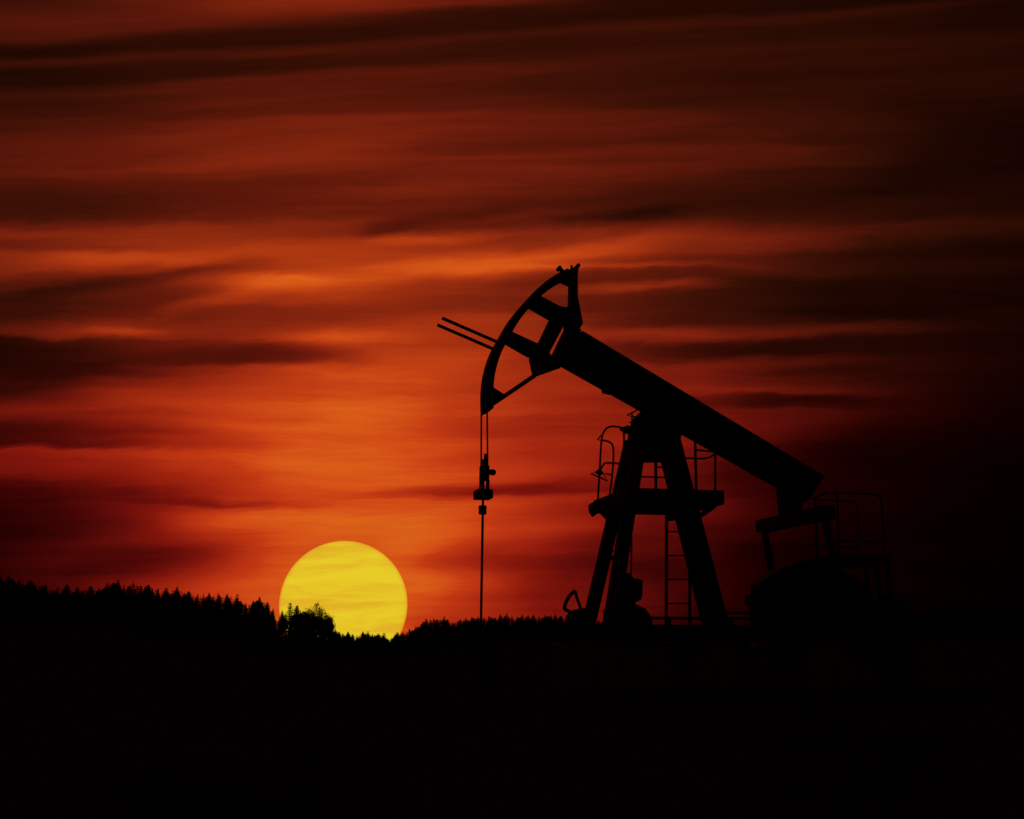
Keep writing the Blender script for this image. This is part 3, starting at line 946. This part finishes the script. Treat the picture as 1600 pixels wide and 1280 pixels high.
def broadleaf(name, seed, H=7.0, spread=2.6, leaves=2600, bare=0.35):
    """returns crown (twigs and leaves) and trunk meshes"""
    rnd = random.Random(seed)
    bmt = bmesh.new(); bmc = bmesh.new(); tips = []

    def grow(p, d, L, r, lev):
        n = 3; pts = [p.copy()]; dd = d.copy()
        for _ in range(n):
            dd = (dd + Vector((rnd.uniform(-.18, .18), rnd.uniform(-.18, .18), rnd.uniform(-.02, .16)))).normalized()
            pts.append(pts[-1] + dd * L / n)
        rs = [r * (1 - .5 * i / n) for i in range(n + 1)]
        tube_bm(bmt if lev < 2 else bmc, pts, rs, 6 if lev < 2 else 3)
        if lev >= 3:
            tips.append((pts[-1], dd)); tips.append((pts[-2], dd))
        if lev >= 5:
            return
        kids = 4 if lev < 3 else 3
        for k in range(kids):
            q = rnd.uniform(.45, 1.0) if lev else rnd.uniform(.55, 1.0)
            i = min(int(q * n), n - 1); b = pts[i].lerp(pts[i + 1], q * n - i)
            a = rnd.uniform(0, 6.283)
            o = dd.orthogonal().normalized(); o2 = dd.cross(o)
            nd = (dd * rnd.uniform(.7, 1.1) + (o * math.cos(a) + o2 * math.sin(a)) * rnd.uniform(.5, .95)).normalized()
            grow(b, nd, L * rnd.uniform(.55, .75), r * .5, lev + 1)
    grow(Vector((0, 0, -.4)), Vector((0, 0, 1)), H * .42, .14, 0)
    V = []; zmax = max(p.z for p, _ in tips)
    per = max(1, leaves // len(tips) + 1)
    for p, d in tips:
        if p.z > zmax * (1 - bare * .5) and rnd.random() < .55:
            continue
        for _ in range(per):
            c = p + Vector((rnd.gauss(0, .16), rnd.gauss(0, .16), rnd.gauss(0, .14)))
            a = Vector((rnd.uniform(-1, 1), rnd.uniform(-1, 1), rnd.uniform(-1, 1))).normalized() * .10
            b = a.orthogonal().normalized() * .07
            vs = [bmc.verts.new(c + a), bmc.verts.new(c + b), bmc.verts.new(c - a), bmc.verts.new(c - b)]
            bmc.faces.new(vs)
    sc = 1.0
    me_c, me_t = bpy.data.meshes.new(name + '_crown'), bpy.data.meshes.new(name + '_trunk')
    bmc.to_mesh(me_c); bmt.to_mesh(me_t); bmc.free(); bmt.free()
    top = max(v.co.z for v in me_c.vertices)
    return me_c, me_t, top


SPR = []
for i, (H, R, wh, nb, rg, tp) in enumerate([(8, 2.7, .22, 12, .28, .82), (8, 3.1, .21, 13, .30, .72), (8, 2.2, .22, 11, .3, .9),
                                            (8, 3.3, .21, 14, .25, .58), (8, 2.6, .25, 9, .45, .8), (8, 1.9, .22, 11, .3, .95)]):
    me = spruce_mesh('spruce_crown', 20 + i, H, R, wh, nb, rg, tp); me.materials.append(M_NEEDLE)
    tm = trunk_mesh('spruce_trunk', H, .16); tm.materials.append(M_BARK)
    SPR.append((me, tm, 8.12))
LAR = spruce_mesh('larch_crown', 71, 8, 2.6, .36, 7, .5, .75); LAR.materials.append(M_NEEDLE)
SPR.append((LAR, SPR[0][1], 8.12))
BRD = []
for i, (H, lv, br) in enumerate([(7.0, 5200, .3), (7.0, 3600, .7)]):
    c, tr, top = broadleaf('broadleaf', 90 + i, H, 2.6, lv, br)
    c.materials.append(M_LEAF); tr.materials.append(M_BARK); BRD.append((c, tr, top))


def tree(name, meshes, x, ytop, depth, label, group, wide=1.0, rz=None):
    """a tree whose base stands on the ground at bearing x and distance depth"""
    top = at(x, ytop, depth)
    zb = terrain(top.x, top.y)
    h = max(top.z - zb, 1.2)
    s = h / meshes[2]
    root = empty(name, (top.x, top.y, zb), random.uniform(0, 6.28) if rz is None else rz)
    root.scale = (s * wide, s * wide, s)
    tag(root, label, 'tree', group)
    for nm, me in (('trunk', meshes[1]), ('crown', meshes[0])):
        o = bpy.data.objects.new(nm, me); COL.objects.link(o); o.parent = root
    return root


ORD = ['first', 'second', 'third', 'fourth', 'fifth', 'sixth', 'seventh', 'eighth', 'ninth', 'tenth', 'eleventh', 'twelfth', 'thirteenth',
       'fourteenth', 'fifteenth', 'sixteenth', 'seventeenth', 'eighteenth', 'nineteenth', 'twentieth'] + \
      ['twenty-' + q for q in ('first', 'second', 'third', 'fourth', 'fifth', 'sixth', 'seventh', 'eighth', 'ninth')] + ['thirtieth']
GL, GD, GR, GF = 'conifers along the left ridge', 'small trees in the dip below the sun', 'conifers in the low treeline behind the rod', 'conifers at the right edge'
# the trees that make the skyline: bearing, top, kind, width, label (None: one of a kind with its neighbours)
LEFT = [(1, 899, 1, 1.0, 'dark conifer cut by the left edge of the picture'), (14, 897, 0, 1.0, 'tallest dark conifer near the left edge'),
        (31, 904, 2, 1.0, None), (48, 905, 3, .9, 'broad round-topped conifer at the left end of the ridge'), (71, 912, 1, .8, None),
        (90, 916, 2, .9, None), (105, 912, 3, .75, None), (121, 916, 1, .8, None), (142, 914, 3, .8, None), (155, 918, 1, .8, None),
        (168, 908, 2, .8, None), (185, 904, 0, .9, 'tallest pointed spruce in the middle of the left ridge'), (194, 912, 2, .8, None),
        (208, 907, 6, 1.0, 'ragged open-branched conifer right of the tallest ridge spruce'), (232, 912, 3, .75, 'bushy conifer just right of the ridge gap'),
        (247, 917, 2, .8, None), (260, 917, 1, .8, None), (277, 915, 0, .8, None), (295, 922, 3, .7, None), (309, 926, 5, 1.0, None),
        (318, 927, 2, .7, None), (327, 925, 1, .6, None), (341, 925, 5, 1.0, None), (355, 926, 1, .6, None),
        (371, 927, 4, .7, 'lone spiky spruce tip standing out left of the sun'), (384, 941, 1, .6, None),
        (396, 937, 1, .65, None), (406, 931, 0, .9, 'tall pointed spruce on the dense clump left of the sun'), (418, 939, 1, .7, None),
        (427, 949, 2, .8, None)]
for i, (x, y, k, w, lab) in enumerate(LEFT):
    R = interp(RDIST, x) - random.uniform(8, 24)
    tree('conifer_tree', SPR[k], x, y, R, lab or 'dark conifer, %s skyline tip of the left ridge from the left edge' % ORD[i], GL, w * random.uniform(.85, 1.0))
for i in range(44):
    x = -6 + 436 * (i + random.random()) / 44
    y = interp([(a_, b_) for a_, b_, *_ in LEFT], x) + random.uniform(3, 10)
    R = interp(RDIST, x) - random.uniform(2, 22)
    tree('conifer_tree', SPR[random.choice((0, 1, 3, 4, 1))], x, y, R, 'low conifer filling the left ridge between its taller tips', GL, random.uniform(.75, 1.0))

tree('conifer_tree', SPR[0], 441, 953, 128, 'slim conifer at the left end of the clump before the sun', None, .8)
tree('conifer_tree', SPR[4], 453.5, 940, 126, 'tall pointed conifer in front of the left side of the sun', None, .95)
tree('conifer_tree', SPR[1], 464, 944, 124, 'bushy conifer between the pointed conifer and the leafy tree', None, .75)
tree('broadleaf_tree', BRD[0], 487, 945, 122, 'round leafy tree silhouetted against the sun', None, .62, 1.0)
tree('broadleaf_tree', BRD[1], 495, 938, 124, 'twiggy tree with bare top twigs against the sun', None, .5, 2.2)
tree('broadleaf_tree', BRD[0], 507, 957, 120, 'lower leafy tree at the right end of the clump', None, .6, 3.3)
tree('conifer_tree', SPR[3], 462, 957, 118, 'dense low conifer at the front of the clump, left of the leafy trees', None, .9)
tree('conifer_tree', SPR[3], 483, 960, 118, 'dense low conifer at the front of the clump, under the round leafy tree', None, .9)
tree('conifer_tree', SPR[3], 502, 966, 117, 'dense low conifer at the front of the clump, at its right', None, .85)
tree('conifer_tree', SPR[3], 513, 975, 116, 'lowest dense conifer at the right foot of the clump', None, .9)
tree('conifer_tree', SPR[3], 491, 962, 116.5, 'dense low conifer at the front of the clump, under the bare top twigs', None, .9)
tree('conifer_tree', SPR[3], 472, 964, 116, 'dense low conifer at the front of the clump, near its middle', None, .9)
tree('conifer_tree', SPR[1], 477, 955, 127, 'low conifer behind the leafy tree', None, .7)
tree('broadleaf_tree', BRD[0], 449, 958, 126, 'low leafy tree under the pointed conifer', None, .6, .4)

DIP = [(524, 982), (530, 986), (535, 988), (544, 986), (551, 990), (558, 992), (567, 986), (575, 985), (582, 990), (591, 989), (600, 988),
       (606, 997), (612, 995), (617, 991), (621, 987), (630, 986)]
for i, (x, y) in enumerate(DIP):
    R = interp(RDIST, x) - random.uniform(6, 20)
    lab = {4: None}.get(i)
    k = (4, 1, 6, 0, 1)[i % 5]
    tree('conifer_tree', SPR[k], x, y, R, 'tiny tree under the sun, %s treetop right of the leafy clump' % ORD[i], GD, random.uniform(.8, 1.2))
for i in range(22):
    x = 520 + 112 * (i + random.random()) / 22
    tree('conifer_tree', SPR[(1, 3, 4)[i % 3]], x, interp(DIP, x) + random.uniform(2, 5), interp(RDIST, x) - random.uniform(2, 18),
         'tiny low tree filling the dip under the sun', GD, random.uniform(.9, 1.2))
RGT = [(640, 981), (649, 978), (662, 970), (666, 966), (678, 965), (694, 961), (699, 967), (711, 971), (719, 967), (728, 965), (737, 963),
       (747, 961), (756, 964), (764, 961), (773, 964), (782, 959), (792, 957), (800, 961), (808, 963), (816, 959), (825, 961), (834, 960),
       (842, 962), (851, 959), (860, 960), (868, 958), (876, 961), (886, 962), (897, 962), (1022, 980), (1036, 984), (1052, 986), (1070, 985), (1088, 984), (1102, 986), (1118, 985), (1140, 982), (1160, 982)]
for i, (x, y) in enumerate(RGT):
    R = interp(RDIST, x) - random.uniform(6, 22)
    lab = {694: 'tallest pointed spruce between the sun and the rod', 678: 'pointed spruce just left of the tallest one beside the rod'}.get(x)
    tree('conifer_tree', SPR[(0, 2, 1, 0, 4, 5)[i % 6]], x, y, R, lab or ('small conifer, %s treetop right of the sun' % ORD[i] if x < 900 else 'dark conifer glimpsed behind the foot of the tower'), GR, random.uniform(.85, 1.15))
for i in range(52):
    x = 636 + 540 * (i + random.random()) / 52
    tree('conifer_tree', SPR[(1, 3, 0, 4)[i % 4]], x, interp(RGT, x) + random.uniform(1, 5), interp(RDIST, x) - random.uniform(2, 18),
         'low conifer filling the treeline right of the sun', GR, random.uniform(.85, 1.1))
FAR = [(1425, 955), (1440, 957), (1457, 946), (1472, 950), (1490, 952), (1508, 950), (1523, 949), (1534, 938), (1550, 941), (1566, 938), (1584, 940), (1598, 936)]
for i, (x, y) in enumerate(FAR):
    tree('conifer_tree', SPR[(1, 3, 0, 4)[i % 4]], x, y, interp(RDIST, x) - random.uniform(6, 20),
         'barely visible conifer in the dark right corner treeline', GF, random.uniform(.9, 1.1))

# the wood behind and below the skyline trees: one mass nobody could count
lodm = [spruce_mesh('lod', 300 + i, 8, R, .62, 7, .3, tp, True) for i, (R, tp) in enumerate(((2.9, .8), (3.3, .65), (2.5, .85)))]
lodd = [([v.co.copy() for v in m_.vertices], [tuple(p.vertices) for p in m_.polygons]) for m_ in lodm]
for m_ in lodm: bpy.data.meshes.remove(m_)
SKYL = [(a_, b_) for a_, b_, *_ in LEFT] + [(434, 968), (440, 954), (455, 946), (468, 948), (480, 950), (495, 950), (508, 958), (517, 972)] + DIP + RGT + [(1300, 975), (1400, 965)] + FAR
V, Fc = [], []
rf = random.Random(5)
jobs = [(row, -260 + 2140 * (i + rf.random()) / 170, 0) for row in range(5) for i in range(170)]
jobs += [(row, 520 + 400 * (i + rf.random()) / 130, 1) for row in range(5) for i in range(130)]     # the wood stands closer here
jobs += [(row, -10 + 440 * (i + rf.random()) / 60, 0) for row in range(5) for i in range(60)]
for row, x, near in jobs:
    R = interp(RDIST, x) + (-34, -26, 2, 12, 22)[row] + rf.uniform(-4, 4)
    y = interp(SKYL, x) + (rf.uniform(3, 8) if x > 520 else rf.uniform(4, 12)) + (8 if row < 2 else 0)
    p = at(x, y, R); zb = terrain(p.x, p.y); h = max(p.z - zb, 1.5)
    vs, fs = lodd[rf.randrange(3)]
    s = h / 8.12; a = rf.uniform(0, 6.28); ca, sa = math.cos(a) * s, math.sin(a) * s
    o0 = len(V)
    V.extend((p.x + v.x * ca - v.y * sa, p.y + v.x * sa + v.y * ca, zb + v.z * s) for v in vs)
    Fc.extend(tuple(q + o0 for q in f) for f in fs)
w = link('wood', mesh_from('wood', V, Fc), M_NEEDLE)
tag(w, 'dense dark mass of trees below the skyline', 'forest', kind='stuff')
print('tris wood', len(Fc), 'objects', len(bpy.data.objects))
